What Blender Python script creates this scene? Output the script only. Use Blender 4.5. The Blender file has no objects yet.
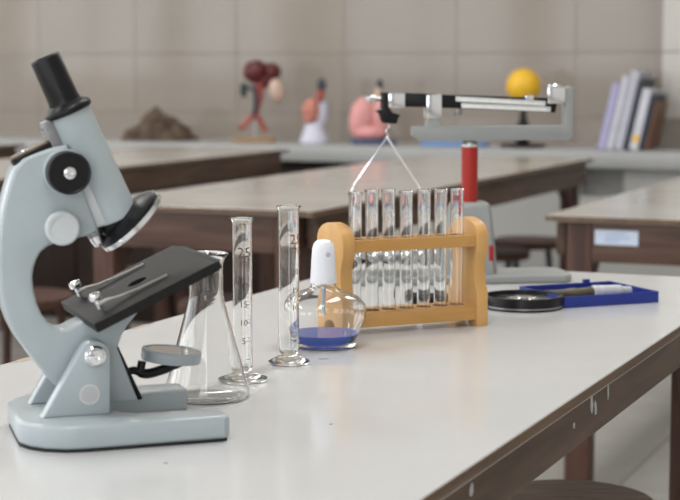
import bpy, bmesh, math, random
from mathutils import Vector, Matrix, noise
random.seed(7)
R = math.radians
scene = bpy.context.scene
C = scene.collection

# ------------------------------------------------------------------ camera, world, lights, exposure
TOP = 0.75                                    # height of every table top
cam_d = bpy.data.cameras.new('camera'); cam = bpy.data.objects.new('camera', cam_d); C.objects.link(cam)
cam.location = (0, 0, 1.05)
cam.rotation_euler = (R(90) - math.atan(182 / 1700), 0, R(23))
cam_d.sensor_width = 36; cam_d.lens = 90; cam_d.clip_start = 0.05; cam_d.clip_end = 60
cam_d.dof.use_dof = True; cam_d.dof.focus_distance = 1.68; cam_d.dof.aperture_fstop = 9.5
scene.camera = cam

world = bpy.data.worlds.new('sky'); scene.world = world; world.use_nodes = True
world.node_tree.nodes['Background'].inputs[0].default_value = (0.86, 0.93, 1.0, 1)
world.node_tree.nodes['Background'].inputs[1].default_value = 1.0

def window_light(loc, rot, sx, sy, power, col=(0.95, 0.975, 1.0)):
    d = bpy.data.lights.new('window_daylight', 'AREA'); d.shape = 'RECTANGLE'; d.size = sx; d.size_y = sy
    d.energy = power; d.color = col
    o = bpy.data.objects.new('window_daylight', d); C.objects.link(o); o.location = loc; o.rotation_euler = rot
WIN_FRONT = [(-5.7, 1.8), (-3.6, 1.8), (-1.5, 1.8), (0.6, 1.8)]     # centre x, width   (wall behind the camera)
WIN_LEFT = [(-1.1, 2.1), (1.4, 2.1), (3.9, 2.1)]                    # centre y, width   (wall on the left)
WZ0, WZ1 = 0.95, 2.8
XL, XR, YF, YB, ZC = -7.0, 2.2, -2.6, 6.5, 3.1
for cx, w in WIN_FRONT:
    window_light((cx, YF - 0.05, (WZ0 + WZ1) / 2), (R(90), 0, R(0)), w, WZ1 - WZ0, 38)
for cy, w in WIN_LEFT:
    window_light((XL - 0.05, cy, (WZ0 + WZ1) / 2), (R(90), 0, R(-90)), w, WZ1 - WZ0, 46)

vs = scene.view_settings
vs.view_transform = 'Standard'; vs.look = 'None'; vs.gamma = 1.0; vs.use_curve_mapping = False
vs.exposure = -0.48

# ------------------------------------------------------------------ materials
def new_mat(name):
    m = bpy.data.materials.new(name); m.use_nodes = True
    nt = m.node_tree
    return m, nt, nt.nodes['Principled BSDF']

def mat(name, col, rough=0.5, metal=0.0, var=0.06, scale=30.0, bump=0.0, trans=0.0, ior=1.45, spec=None, coat=0.0, vroughs=0.0, coords='Object'):
    """principled with a mild noise in its colour, roughness and relief"""
    m, nt, b = new_mat(name)
    N = nt.nodes; L = nt.links
    tc = N.new('ShaderNodeTexCoord'); nz = N.new('ShaderNodeTexNoise'); nz.inputs['Scale'].default_value = scale; nz.inputs['Detail'].default_value = 4
    L.new(tc.outputs[coords], nz.inputs['Vector'])
    rp = N.new('ShaderNodeValToRGB')
    c = Vector(col)
    rp.color_ramp.elements[0].position = 0.3; rp.color_ramp.elements[1].position = 0.7
    rp.color_ramp.elements[0].color = (*[max(0, v * (1 - var)) for v in c], 1)
    rp.color_ramp.elements[1].color = (*[min(1, v * (1 + var)) for v in c], 1)
    L.new(nz.outputs['Fac'], rp.inputs['Fac']); L.new(rp.outputs['Color'], b.inputs['Base Color'])
    b.inputs['Roughness'].default_value = rough; b.inputs['Metallic'].default_value = metal; b.inputs['IOR'].default_value = ior
    if trans: b.inputs['Transmission Weight'].default_value = trans
    if coat: b.inputs['Coat Weight'].default_value = coat; b.inputs['Coat Roughness'].default_value = 0.08
    if spec is not None: b.inputs['Specular IOR Level'].default_value = spec
    if vroughs:
        mr = N.new('ShaderNodeMapRange'); mr.inputs['To Min'].default_value = rough - vroughs; mr.inputs['To Max'].default_value = rough + vroughs
        L.new(nz.outputs['Fac'], mr.inputs['Value']); L.new(mr.outputs['Result'], b.inputs['Roughness'])
    if bump:
        bp = N.new('ShaderNodeBump'); bp.inputs['Strength'].default_value = bump; bp.inputs['Distance'].default_value = 0.002
        L.new(nz.outputs['Fac'], bp.inputs['Height']); L.new(bp.outputs['Normal'], b.inputs['Normal'])
    return m

def wood(name, c0, c1, scale=1.0, stretch=(1, 12, 12), rough=0.5, bump=0.15):
    m, nt, b = new_mat(name); N = nt.nodes; L = nt.links
    tc = N.new('ShaderNodeTexCoord'); mp = N.new('ShaderNodeMapping'); mp.inputs['Scale'].default_value = [s * scale for s in stretch]
    L.new(tc.outputs['Object'], mp.inputs['Vector'])
    nz = N.new('ShaderNodeTexNoise'); nz.inputs['Scale'].default_value = 4; nz.inputs['Detail'].default_value = 6; nz.inputs['Distortion'].default_value = 0.6
    L.new(mp.outputs['Vector'], nz.inputs['Vector'])
    rp = N.new('ShaderNodeValToRGB'); rp.color_ramp.elements[0].position = 0.32; rp.color_ramp.elements[1].position = 0.68
    rp.color_ramp.elements[0].color = (*c0, 1); rp.color_ramp.elements[1].color = (*c1, 1)
    L.new(nz.outputs['Fac'], rp.inputs['Fac']); L.new(rp.outputs['Color'], b.inputs['Base Color'])
    b.inputs['Roughness'].default_value = rough; b.inputs['Specular IOR Level'].default_value = 0.3
    bp = N.new('ShaderNodeBump'); bp.inputs['Strength'].default_value = bump; bp.inputs['Distance'].default_value = 0.001
    L.new(nz.outputs['Fac'], bp.inputs['Height']); L.new(bp.outputs['Normal'], b.inputs['Normal'])
    return m

M = {}
M['laminate'] = mat('white_laminate', (0.60, 0.60, 0.60), 0.15, var=0.025, scale=5, coords='Object', vroughs=0.04)
M['laminate_old'] = mat('worn_cream_laminate', (0.45, 0.43, 0.395), 0.17, var=0.05, scale=4, vroughs=0.05)
M['edge_wood'] = wood('edge_strip_wood', (0.09, 0.05, 0.028), (0.17, 0.10, 0.056), 1.0, (14, 1, 14), 0.45)
M['dark_wood'] = wood('dark_brown_wood', (0.062, 0.036, 0.024), (0.122, 0.074, 0.050), 1.0, (14, 1.2, 14), 0.5)
M['dark_wood_x'] = wood('dark_brown_wood_cross', (0.065, 0.036, 0.028), (0.12, 0.070, 0.054), 1.0, (1.2, 14, 14), 0.5)
M['leg_wood'] = wood('reddish_leg_wood', (0.055, 0.026, 0.019), (0.105, 0.052, 0.038), 1.0, (14, 14, 1.2), 0.5)
M['stool_wood'] = wood('stool_seat_wood', (0.12, 0.088, 0.072), (0.27, 0.20, 0.165), 1.3, (2.5, 26, 12), 0.55)
M['stool_wood_red'] = wood('stool_seat_red_wood', (0.055, 0.027, 0.019), (0.10, 0.050, 0.036), 1.3, (2.5, 20, 12), 0.5)
M['guessed_cabinet_wood'] = wood('guessed_cabinet_wood', (0.016, 0.009, 0.007), (0.034, 0.019, 0.015), 1.0, (14, 14, 1.2), 0.5)
M['steel_blue'] = mat('painted_stool_steel', (0.03, 0.045, 0.065), 0.45, 0.2)
M['scope_paint'] = mat('pale_blue_grey_enamel', (0.40, 0.452, 0.475), 0.32, var=0.02, scale=60, coat=0.25)
M['scope_paint_light'] = mat('pale_grey_enamel', (0.60, 0.63, 0.65), 0.32, var=0.02, scale=60)
M['black_plastic'] = mat('black_plastic', (0.008, 0.008, 0.009), 0.34, var=0.1, scale=80, spec=0.3)
M['black_matte'] = mat('black_textured_paint', (0.012, 0.0115, 0.011), 0.5, var=0.25, scale=160, bump=0.12, spec=0.25)
M['rubber'] = mat('black_rubber', (0.012, 0.012, 0.014), 0.7)
M['chrome'] = mat('chrome', (0.80, 0.80, 0.82), 0.12, 1.0, var=0.04)
M['steel'] = mat('brushed_steel', (0.62, 0.62, 0.62), 0.28, 1.0, var=0.06, scale=90)
M['dark_steel'] = mat('dull_steel', (0.30, 0.30, 0.31), 0.4, 1.0, var=0.1, scale=90)
M['brass_brown'] = wood('brown_cap_lacquer', (0.12, 0.085, 0.06), (0.24, 0.18, 0.13), 3, (6, 6, 6), 0.4)
M['sticker'] = mat('round_grey_sticker', (0.50, 0.50, 0.53), 0.5)
M['sticker_ring'] = mat('sticker_rim', (0.66, 0.65, 0.60), 0.5)
M['mirror'] = mat('mirror_glass', (0.85, 0.87, 0.88), 0.03, 1.0, var=0.01)
M['mirror_ring'] = mat('mirror_ring_plastic', (0.50, 0.55, 0.58), 0.2, var=0.03, trans=0.35)
M['glass'] = mat('clear_lab_glass', (0.985, 0.99, 0.985), 0.0, var=0.0, trans=1.0, ior=1.46)
M['tick'] = mat('brown_graduation_enamel', (0.14, 0.075, 0.05), 0.6)
M['liquid'] = mat('blue_spirit', (0.09, 0.23, 0.95), 0.02, var=0.02, trans=0.45, ior=1.33)
M['white_cap'] = mat('white_plastic', (0.80, 0.81, 0.86), 0.3, var=0.01)
M['wick'] = mat('wick_cotton', (0.55, 0.66, 0.75), 0.8, var=0.2, scale=400)
M['rack_wood'] = wood('pale_orange_pine', (0.52, 0.275, 0.085), (0.65, 0.375, 0.14), 1.6, (3, 3, 1), 0.42, 0.08)
M['rack_wood_x'] = wood('pale_orange_pine_rail', (0.52, 0.27, 0.08), (0.65, 0.37, 0.135), 1.6, (0.8, 8, 8), 0.42, 0.08)
M['balance_grey'] = mat('balance_grey_enamel', (0.30, 0.31, 0.305), 0.4, var=0.03)
M['balance_red'] = mat('balance_red_enamel', (0.36, 0.015, 0.008), 0.45, var=0.05)
M['scale_white'] = mat('white_scale_plate', (0.85, 0.85, 0.83), 0.6, var=0.02)
M['blue_plastic'] = mat('deep_blue_plastic', (0.014, 0.032, 0.24), 0.4, var=0.06)
M['olive'] = mat('olive_brown_handle', (0.10, 0.085, 0.045), 0.55, var=0.3, scale=90)
M['pale_grey'] = mat('pale_grey_wrap', (0.55, 0.56, 0.57), 0.5, var=0.12, scale=120)
M['wall_tile'] = mat('beige_wall_tile', (0.298, 0.260, 0.225), 0.09, var=0.03, scale=3.0, bump=0.04)
M['wall_tile_b'] = mat('beige_wall_tile_warm', (0.306, 0.266, 0.229), 0.09, var=0.03, scale=2.4, bump=0.04)
M['wall_tile_c'] = mat('beige_wall_tile_cool', (0.292, 0.257, 0.224), 0.09, var=0.03, scale=3.6, bump=0.04)
M['pillar_tile'] = mat('ivory_pillar_tile', (0.50, 0.475, 0.44), 0.12, var=0.05, scale=4, bump=0.04)
M['grout'] = mat('grey_grout', (0.26, 0.23, 0.20), 0.9)
M['paint'] = mat('white_wall_paint', (0.70, 0.69, 0.66), 0.8, var=0.02)
M['counter'] = mat('pale_grey_counter', (0.37, 0.375, 0.37), 0.3, var=0.03, scale=6)
M['counter_white'] = mat('off_white_plaster', (0.50, 0.495, 0.48), 0.6, var=0.03, scale=6)
M['niche'] = mat('grey_niche_plaster', (0.36, 0.36, 0.345), 0.8, var=0.05)
M['floor_tile'] = mat('pale_floor_tile', (0.50, 0.48, 0.44), 0.14, var=0.07, scale=5, vroughs=0.04)
M['frame'] = mat('window_frame_paint', (0.66, 0.66, 0.64), 0.5)
M['rock'] = mat('brown_rock', (0.10, 0.068, 0.048), 0.85, var=0.55, scale=26, bump=1.0)
M['maroon'] = mat('maroon_plastic', (0.10, 0.013, 0.014), 0.4, var=0.3, scale=50)
M['red_flesh'] = mat('red_model_plastic', (0.36, 0.09, 0.075), 0.45, var=0.3, scale=50)
M['beige_flesh'] = mat('beige_model_plastic', (0.62, 0.45, 0.36), 0.45, var=0.1)
M['salmon'] = mat('salmon_model_plastic', (0.52, 0.20, 0.15), 0.45, var=0.25, scale=40)
M['pink'] = mat('pink_model_plastic', (0.70, 0.32, 0.31), 0.4, var=0.08)
M['lavender_white'] = mat('lavender_white_plastic', (0.62, 0.62, 0.72), 0.5, var=0.05)
M['dark_slate'] = mat('dark_slate_plastic', (0.05, 0.06, 0.08), 0.5)
M['green_dark'] = mat('dark_green_plastic', (0.02, 0.05, 0.035), 0.5)
M['navy'] = mat('navy_plastic', (0.06, 0.10, 0.20), 0.5)
M['sky_blue'] = mat('sky_blue_plastic', (0.16, 0.30, 0.58), 0.45)
M['base_wood'] = wood('model_base_wood', (0.28, 0.17, 0.09), (0.40, 0.26, 0.14), 2, (1, 10, 10))
M['yellow'] = mat('yellow_ball_plastic', (0.83, 0.48, 0.025), 0.4, var=0.06)
M['paper'] = mat('book_paper', (0.62, 0.61, 0.58), 0.8)
M['label_paper'] = mat('pale_blue_sticker_paper', (0.58, 0.66, 0.80), 0.6, var=0.03)
M['label_ink'] = mat('faded_blue_ink', (0.26, 0.34, 0.55), 0.7)
M['scuff'] = mat('white_paint_scuff', (0.50, 0.51, 0.52), 0.7, var=0.25, scale=200)
M['chip'] = mat('brown_chip', (0.13, 0.10, 0.08), 0.8)
M['chip_tan'] = mat('exposed_board_chip', (0.42, 0.34, 0.27), 0.85, var=0.25, scale=150)
M['tube_label'] = mat('tube_mark', (0.30, 0.10, 0.15), 0.6)
M['lens'] = M['glass']
for nm, col in [('lav', (0.42, 0.40, 0.62)), ('pale', (0.60, 0.60, 0.66)), ('slate', (0.17, 0.18, 0.24)), ('violet', (0.26, 0.23, 0.42)), ('greyw', (0.48, 0.48, 0.55)), ('tan', (0.20, 0.10, 0.06)), ('ink', (0.03, 0.035, 0.06))]:
    M['book_' + nm] = mat('book_cover_' + nm, col, 0.45, var=0.1, scale=20)

# ------------------------------------------------------------------ mesh helpers
def smooth_by_angle(me, ang=35):
    bm = bmesh.new(); bm.from_mesh(me)
    bmesh.ops.recalc_face_normals(bm, faces=bm.faces)
    for f in bm.faces: f.smooth = True
    for e in bm.edges:
        if len(e.link_faces) == 2 and e.calc_face_angle(0) > R(ang): e.smooth = False
    bm.to_mesh(me); bm.free()

def obj(name, bm, material, parent=None, ang=35):
    me = bpy.data.meshes.new(name); bm.to_mesh(me); bm.free()
    smooth_by_angle(me, ang)
    me.materials.append(material)
    o = bpy.data.objects.new(name, me); C.objects.link(o)
    if parent: o.parent = parent
    return o

def tag(o, label, cat, group=None):
    o['label'] = label; o['category'] = cat
    if group: o['group'] = group
    return o

def struct(o): o['kind'] = 'structure'; return o

def thing(name, label, cat, loc=(0, 0, 0), rz=0.0, group=None):
    o = bpy.data.objects.new(name, None); C.objects.link(o); o.empty_display_size = 0.05
    o.location = loc; o.rotation_euler = (0, 0, rz)
    return tag(o, label, cat, group)

def box(x0, x1, y0, y1, z0, z1, bev=0.0, seg=2, bm=None):
    own = bmesh.new()
    bmesh.ops.create_cube(own, size=1)
    for v in own.verts:
        v.co = Vector(((x0 + x1) / 2 + v.co.x * (x1 - x0), (y0 + y1) / 2 + v.co.y * (y1 - y0), (z0 + z1) / 2 + v.co.z * (z1 - z0)))
    if bev: bmesh.ops.bevel(own, geom=own.edges[:], offset=bev, segments=seg, affect='EDGES', profile=0.5)
    return merge(bm, own)

def merge(bm, own):
    if bm is None: return own
    me = bpy.data.meshes.new('tmp'); own.to_mesh(me); own.free(); bm.from_mesh(me); bpy.data.meshes.remove(me)
    return bm

def frame_to(d):
    return Vector((0, 0, 1)).rotation_difference(Vector(d).normalized()).to_matrix().to_4x4()

def lathe(prof, seg=40, loc=(0, 0, 0), axis=(0, 0, 1), closed=False, bm=None):
    """revolve (r, z) pairs; closed joins the last pair to the first (a solid wall)"""
    own = bmesh.new(); rings = []
    for r, z in prof:
        if r < 1e-6: rings.append([own.verts.new((0, 0, z))])
        else: rings.append([own.verts.new((r * math.cos(2 * math.pi * k / seg), r * math.sin(2 * math.pi * k / seg), z)) for k in range(seg)])
    pairs = list(zip(rings, rings[1:]))
    if closed: pairs.append((rings[-1], rings[0]))
    for A, B in pairs:
        if len(A) == 1 and len(B) == 1: continue
        for k in range(seg):
            k2 = (k + 1) % seg
            if len(A) == 1: own.faces.new((A[0], B[k], B[k2]))
            elif len(B) == 1: own.faces.new((A[k], A[k2], B[0]))
            else: own.faces.new((A[k], A[k2], B[k2], B[k]))
    if not closed:
        for rg in (rings[0], rings[-1]):
            if len(rg) > 1: own.faces.new(rg)
    bmesh.ops.recalc_face_normals(own, faces=own.faces)
    own.transform(Matrix.Translation(loc) @ frame_to(axis))
    return merge(bm, own)

def cyl(p0, p1, r0, r1=None, seg=24, bev=0.0, bm=None):
    p0 = Vector(p0); p1 = Vector(p1); h = (p1 - p0).length
    if r1 is None: r1 = r0
    if bev: prof = [(0, 0), (r0 - bev, 0), (r0, bev), (r1, h - bev), (r1 - bev, h), (0, h)]
    else: prof = [(0, 0), (r0, 0), (r1, h), (0, h)]
    return lathe(prof, seg, p0, p1 - p0, bm=bm)

def prism(poly, y0, y1, bev=0.0, plane='xz', seg=2, bm=None, smooth=0):
    """a polygon given in a plane, extruded along the third axis"""
    pts = poly
    for _ in range(smooth):                      # corner cutting
        q = []
        for i in range(len(pts)):
            a = pts[i]; b = pts[(i + 1) % len(pts)]
            q += [(a[0] * .75 + b[0] * .25, a[1] * .75 + b[1] * .25), (a[0] * .25 + b[0] * .75, a[1] * .25 + b[1] * .75)]
        pts = q
    own = bmesh.new()
    def P(a, b, t):
        return {'xz': (a, t, b), 'xy': (a, b, t), 'yz': (t, a, b)}[plane]
    A = [own.verts.new(P(a, b, y0)) for a, b in pts]; B = [own.verts.new(P(a, b, y1)) for a, b in pts]
    n = len(pts); rim = []
    fa = own.faces.new(A); fb = own.faces.new(list(reversed(B)))
    for i in range(n): own.faces.new((A[i], B[i], B[(i + 1) % n], A[(i + 1) % n]))
    bmesh.ops.recalc_face_normals(own, faces=own.faces)
    if bev:
        ed = set(fa.edges) | set(fb.edges)
        bmesh.ops.bevel(own, geom=list(ed), offset=bev, segments=seg, affect='EDGES', profile=0.5)
    return merge(bm, own)

def sweep(path, r, seg=10, bm=None, caps=True):
    """round bar along points; r may be a list"""
    own = bmesh.new(); pts = [Vector(p) for p in path]; rs = r if isinstance(r, (list, tuple)) else [r] * len(pts)
    up = None; rings = []
    for i, p in enumerate(pts):
        t = (pts[min(i + 1, len(pts) - 1)] - pts[max(i - 1, 0)]).normalized()
        if up is None:
            up = Vector((0, 0, 1)) if abs(t.z) < 0.9 else Vector((1, 0, 0))
        s = t.cross(up).normalized(); up = s.cross(t).normalized()
        rings.append([own.verts.new(p + (s * math.cos(2 * math.pi * k / seg) + up * math.sin(2 * math.pi * k / seg)) * rs[i]) for k in range(seg)])
    for A, B in zip(rings, rings[1:]):
        for k in range(seg): own.faces.new((A[k], A[(k + 1) % seg], B[(k + 1) % seg], B[k]))
    if caps: own.faces.new(rings[0]); own.faces.new(rings[-1])
    bmesh.ops.recalc_face_normals(own, faces=own.faces)
    return merge(bm, own)

def arc_pts(cx, cy, r, a0, a1, n):
    return [(cx + r * math.cos(R(a0 + (a1 - a0) * k / n)), cy + r * math.sin(R(a0 + (a1 - a0) * k / n))) for k in range(n + 1)]

def bez(pts, n=16):
    """smooth curve through points (Catmull-Rom)"""
    P = [Vector(p) for p in pts]; P = [2 * P[0] - P[1]] + P + [2 * P[-1] - P[-2]]; out = []
    for i in range(1, len(P) - 2):
        for k in range(n):
            t = k / n; a, b, c, d = P[i - 1], P[i], P[i + 1], P[i + 2]
            out.append(0.5 * ((2 * b) + (c - a) * t + (2 * a - 5 * b + 4 * c - d) * t * t + (3 * b - a - 3 * c + d) * t ** 3))
    out.append(P[-2]); return out

def blob(loc, rad, sub=3, amp=0.0, freq=20, rot=(0, 0, 0), seed=0, bm=None):
    own = bmesh.new(); bmesh.ops.create_icosphere(own, subdivisions=sub, radius=1)
    for v in own.verts:
        n = v.co.normalized(); k = 1 + amp * noise.noise(n * freq + Vector((seed, seed * 2, 0)))
        v.co = Vector((n.x * rad[0], n.y * rad[1], n.z * rad[2])) * k
    from mathutils import Euler
    own.transform(Matrix.Translation(loc) @ Euler(rot).to_matrix().to_4x4())
    return merge(bm, own)

def disc_hole_plank(x0, x1, y0, y1, z0, z1, xs, yc, r, seg=32):
    """a plank pierced by a row of round holes"""
    bm = bmesh.new()
    cuts = [x0] + [(a + b) / 2 for a, b in zip(xs, xs[1:])] + [x1]
    for i, xc in enumerate(xs):
        a, b = cuts[i], cuts[i + 1]
        loops = []
        for z in (z0, z1):
            inner = []; outer = []
            for k in range(seg):
                t = 2 * math.pi * k / seg + math.pi / 4; c, s = math.cos(t), math.sin(t)
                inner.append(bm.verts.new((xc + r * c, yc + r * s, z)))
                m = max(abs(c), abs(s)); c /= m; s /= m
                outer.append(bm.verts.new((xc + c * (b - xc if c > 0 else xc - a), yc + s * (y1 - yc if s > 0 else yc - y0), z)))
            loops.append((inner, outer))
        (ib, ob), (it, ot) = loops
        for k in range(seg):
            k2 = (k + 1) % seg
            bm.faces.new((ib[k], ib[k2], ob[k2], ob[k])); bm.faces.new((it[k], ot[k], ot[k2], it[k2]))
            bm.faces.new((ib[k], it[k], it[k2], ib[k2])); bm.faces.new((ob[k], ob[k2], ot[k2], ot[k]))
    bmesh.ops.remove_doubles(bm, verts=bm.verts, dist=1e-5)
    dead = [f for f in bm.faces if abs(f.normal.x) > .9 and x0 + 1e-4 < f.calc_center_median().x < x1 - 1e-4 and abs(f.calc_center_median().y - yc) > r * 1.0 and all(any(abs(v.co.x - c) < 1e-4 for c in cuts[1:-1]) for v in f.verts)]
    bmesh.ops.delete(bm, geom=dead, context='FACES')
    bmesh.ops.recalc_face_normals(bm, faces=bm.faces)
    return bm

def text_mesh(s, size):
    cu = bpy.data.curves.new('txt', 'FONT'); cu.body = s; cu.size = size; cu.align_x = 'CENTER'; cu.align_y = 'CENTER'; cu.resolution_u = 3
    o = bpy.data.objects.new('txt', cu); C.objects.link(o)
    dg = bpy.context.evaluated_depsgraph_get(); dg.update()
    me = bpy.data.meshes.new_from_object(o.evaluated_get(dg))
    bpy.data.objects.remove(o); bpy.data.curves.remove(cu)
    bm = bmesh.new(); bm.from_mesh(me); bpy.data.meshes.remove(me)
    return bm

# ------------------------------------------------------------------ the room
def tile_mesh(w, h, t, bev, m):
    bm = box(0, w, 0, t, 0, h, bev, 1); me = bpy.data.meshes.new('tile'); bm.to_mesh(me); bm.free(); me.materials.append(m); return me

wb = struct(obj('wall_back', box(XL, XR, YB + 0.001, YB + 0.18, 0, ZC), M['grout']))
TW, TH = 0.491, 0.25
tiles = [tile_mesh(TW - 0.0025, TH - 0.0025, 0.010, 0.0008, M[k]) for k in ('wall_tile', 'wall_tile_b', 'wall_tile_c')]
for i in range(-6, 14):
    for j in range(-1, 7):
        x = -4.217 + TW * i; z = 0.86 + TH * j
        if x < XL or x + TW > XR: continue
        t = bpy.data.objects.new('tile', random.choice(tiles)); C.objects.link(t); t.parent = wb
        t.location = (x + .0015, YB - 0.001, z + .0015)
        t.rotation_euler = (R(random.uniform(-.25, .25)), 0, R(random.uniform(-.12, .12)))
struct(obj('wall_upper', box(XL, XR, YB - .001, YB + 0.0085, 2.61, ZC), M['paint'])).parent = wb
# pillar at the right of the back wall, tiled a little lighter
wp = struct(obj('wall_pillar', box(-1.40, -0.90, YB - 0.114, YB + 0.008, 0.7505, ZC), M['grout']))
pt = tile_mesh(0.492, TH - 0.004, 0.010, 0.0015, M['pillar_tile'])
ps = bpy.data.meshes.new('tile'); b_ = box(0, 0.010, 0, 0.105, 0, TH - 0.004, 0.001, 1); b_.to_mesh(ps); b_.free(); ps.materials.append(M['wall_tile_b'])
for j in range(0, 7):
    t = bpy.data.objects.new('tile', pt); C.objects.link(t); t.parent = wp; t.location = (-1.396, YB - 0.117, 0.862 + TH * j - (0 if j else 0))
    for x in (-1.409, -0.9005):
        t = bpy.data.objects.new('tile', ps); C.objects.link(t); t.parent = wp; t.location = (x, YB - 0.108, 0.862 + TH * j)
struct(obj('wall_right', box(XR, XR + .15, YF, YB, 0, ZC), M['paint']))

def wall_with_windows(name, along, c0, c1, wins):
    """wall with real openings; along = 'x' (plane y = YF) or 'y' (plane x = XL)"""
    bm = bmesh.new(); edges = [c0]
    for c, w in sorted(wins): edges += [c - w / 2, c + w / 2]
    edges.append(c1)
    def B(a, b, z0, z1):
        if along == 'x': box(a, b, YF - .15, YF, z0, z1, bm=bm)
        else: box(XL - .15, XL, a, b, z0, z1, bm=bm)
    B(c0, c1, 0, WZ0); B(c0, c1, WZ1, ZC)
    for a, b in zip(edges[0::2], edges[1::2]): B(a, b, WZ0, WZ1)
    return struct(obj(name, bm, M['paint']))
wall_with_windows('wall_front', 'x', XL, XR, WIN_FRONT)
wall_with_windows('wall_left', 'y', YF, YB, WIN_LEFT)
n = 0
for side, wins in (('x', WIN_FRONT), ('y', WIN_LEFT)):
    for c, w in wins:
        n += 1; bm = bmesh.new(); t = .05
        for a, b, z0, z1 in [(-w / 2, -w / 2 + t, WZ0, WZ1), (w / 2 - t, w / 2, WZ0, WZ1), (-t / 2, t / 2, WZ0, WZ1), (-w / 2, w / 2, WZ0, WZ0 + t), (-w / 2, w / 2, WZ1 - t, WZ1), (-w / 2, w / 2, 1.95, 1.99)]:
            if side == 'x': box(c + a, c + b, YF - .045, YF - .005, z0, z1, bm=bm)
            else: box(XL - .045, XL - .005, c + a, c + b, z0, z1, bm=bm)
        struct(obj('window_%d' % n, bm, M['frame']))
struct(obj('ceiling', box(XL, XR, YF, YB, ZC, ZC + .1), M['paint']))
fl = struct(obj('floor', box(XL, XR, YF, YB + .2, -0.12, -0.008), M['grout']))
fm = tile_mesh(0.597, 0.010, 0.597, 0.0015, M['floor_tile'])
x = XL
for i in range(15):
    for j in range(15):
        t = bpy.data.objects.new('floor_tile', fm); C.objects.link(t); t.parent = fl
        t.location = (XL + .6 * i + .0015, YF + .6 * j + .1, -0.010)

def added_ceiling_light(x, y):  # unseen panels, added to light level surfaces evenly from above
    t = thing('added_ceiling_light', 'added white ceiling panel, out of view, brightening the lab tables', 'lamp', (x, y, ZC), 0, 'added ceiling lights')
    obj('housing', box(-.20, .20, -.66, .66, -.06, 0, .006), M['frame'], t)
    d = bpy.data.lights.new('fill_light', 'AREA'); d.shape = 'RECTANGLE'; d.size = .34; d.size_y = 1.25; d.energy = 31; d.color = (1, .99, .975)
    o = bpy.data.objects.new('fill_light', d); C.objects.link(o); o.parent = t; o.location = (0, 0, -.066)
for lx in (-5.3, -2.9, -.5):
    for ly in (.3, 2.6, 4.9): added_ceiling_light(lx, ly)

# wall-side counter
ct = thing('wall_counter', 'long pale grey built-in counter along the tiled back wall', 'counter', (0, 0, 0))
obj('countertop', box(XL + .01, 1.6, 6.0, YB - .002, 0.69, 0.75, 0.004), M['counter'], ct)
bm = box(-2.42, -1.62, 6.06, YB - .002, 0, 0.69); box(-1.455, 1.55, 6.06, YB - .002, 0, .69, bm=bm); box(-1.62, -1.455, 6.06, YB - .002, 0, .585, bm=bm)
obj('plinth', bm, M['counter_white'], ct)
obj('niche', box(-1.6195, -1.4555, 6.12, 6.46, .586, .689), M['niche'], ct)
def guessed_cabinet(x0, x1, label):  # guessed cabinets, added to fill the dark area under the counter
    t = thing('guessed_cabinet', label, 'cabinet', ((x0 + x1) / 2, 6.07, 0), 0, 'guessed cabinets filling the dark area below the wall counter')
    w = (x1 - x0) / 2 - .004
    obj('body', box(-w, w, .02, .40, 0.0, .685, .003), M['guessed_cabinet_wood'], t)
    for s in (-1, 1):
        a, b = (-w + .005, -.004) if s < 0 else (.004, w - .005)
        d = obj('door', box(a, b, 0, .02, .05, .675, .003), M['guessed_cabinet_wood'], t)
        kx = -.03 if s < 0 else .03
        obj('knob', cyl((kx, 0, .40), (kx, -.02, .40), .009, .013, 16), M['dark_steel'], d)
guessed_cabinet(-3.32, -2.43, 'guessed dark cabinet filling the dark area under the counter nearest its white plinth')
guessed_cabinet(-4.22, -3.33, 'guessed dark cabinet filling the dark area under the counter, second from its white plinth')
guessed_cabinet(-5.12, -4.23, 'guessed dark cabinet filling the dark area under the counter, third from its white plinth')

# ------------------------------------------------------------------ tables
def lab_table(x0, x1, y0, y1, label, top, apron=0.085, inset=0.012):
    t = thing('lab_table', label, 'table', ((x0 + x1) / 2, (y0 + y1) / 2, 0), 0, 'laboratory tables')
    w = (x1 - x0) / 2; l = (y1 - y0) / 2
    tt = obj('tabletop', box(-w + .001, w - .001, -l + .001, l - .001, TOP - .012, TOP, .0008, 1), M[top], t)
    for s in (-1, 1):
        obj('edge_strip', box(s * w - .012 * (s > 0), s * w + .012 * (s < 0), -l, l, TOP - .011, TOP - .0006, .002), M['edge_wood'], tt)
        obj('edge_strip', box(-w + .012, w - .012, s * l - .012 * (s > 0), s * l + .012 * (s < 0), TOP - .011, TOP - .0006, .002), M['edge_wood'], tt)
    for s in (-1, 1):
        a = s * (w - inset)
        obj('apron', box(min(a, a - s * .022), max(a, a - s * .022), -l + .045, l - .045, TOP - apron, TOP - .0122, .002), M['dark_wood'], t)
        b = s * (l - inset)
        obj('apron', box(-w + .0965, w - .0965, min(b, b - s * .022), max(b, b - s * .022), TOP - .094, TOP - .0122, .002), M['dark_wood_x'], t)
    q = .0260
    for sx in (-1, 1):
        for sy in (-1, 1):
            cx = sx * (w - .044 - q); cy = sy * (l - inset - q)
            obj('leg', box(cx - q, cx + q, cy - q, cy + q, 0, TOP - .0125, .003), M['leg_wood'], t)
            # curved corner brace under the long rail
            d = -sy
            pr = [(cy + d * q, TOP - apron - .12), (cy + d * q, TOP - apron + .02), (cy + d * (q + .12), TOP - apron + .02), (cy + d * (q + .118), TOP - apron - .006), (cy + d * (q + .080), TOP - apron - .026), (cy + d * (q + .035), TOP - apron - .066), (cy + d * (q + .012), TOP - apron - .105)]
            obj('corner_brace', prism(pr, cx + sx * .005 - .0155, cx + sx * .005 + .0155, .002, 'yz'), M['leg_wood'], t)
    return t
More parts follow.
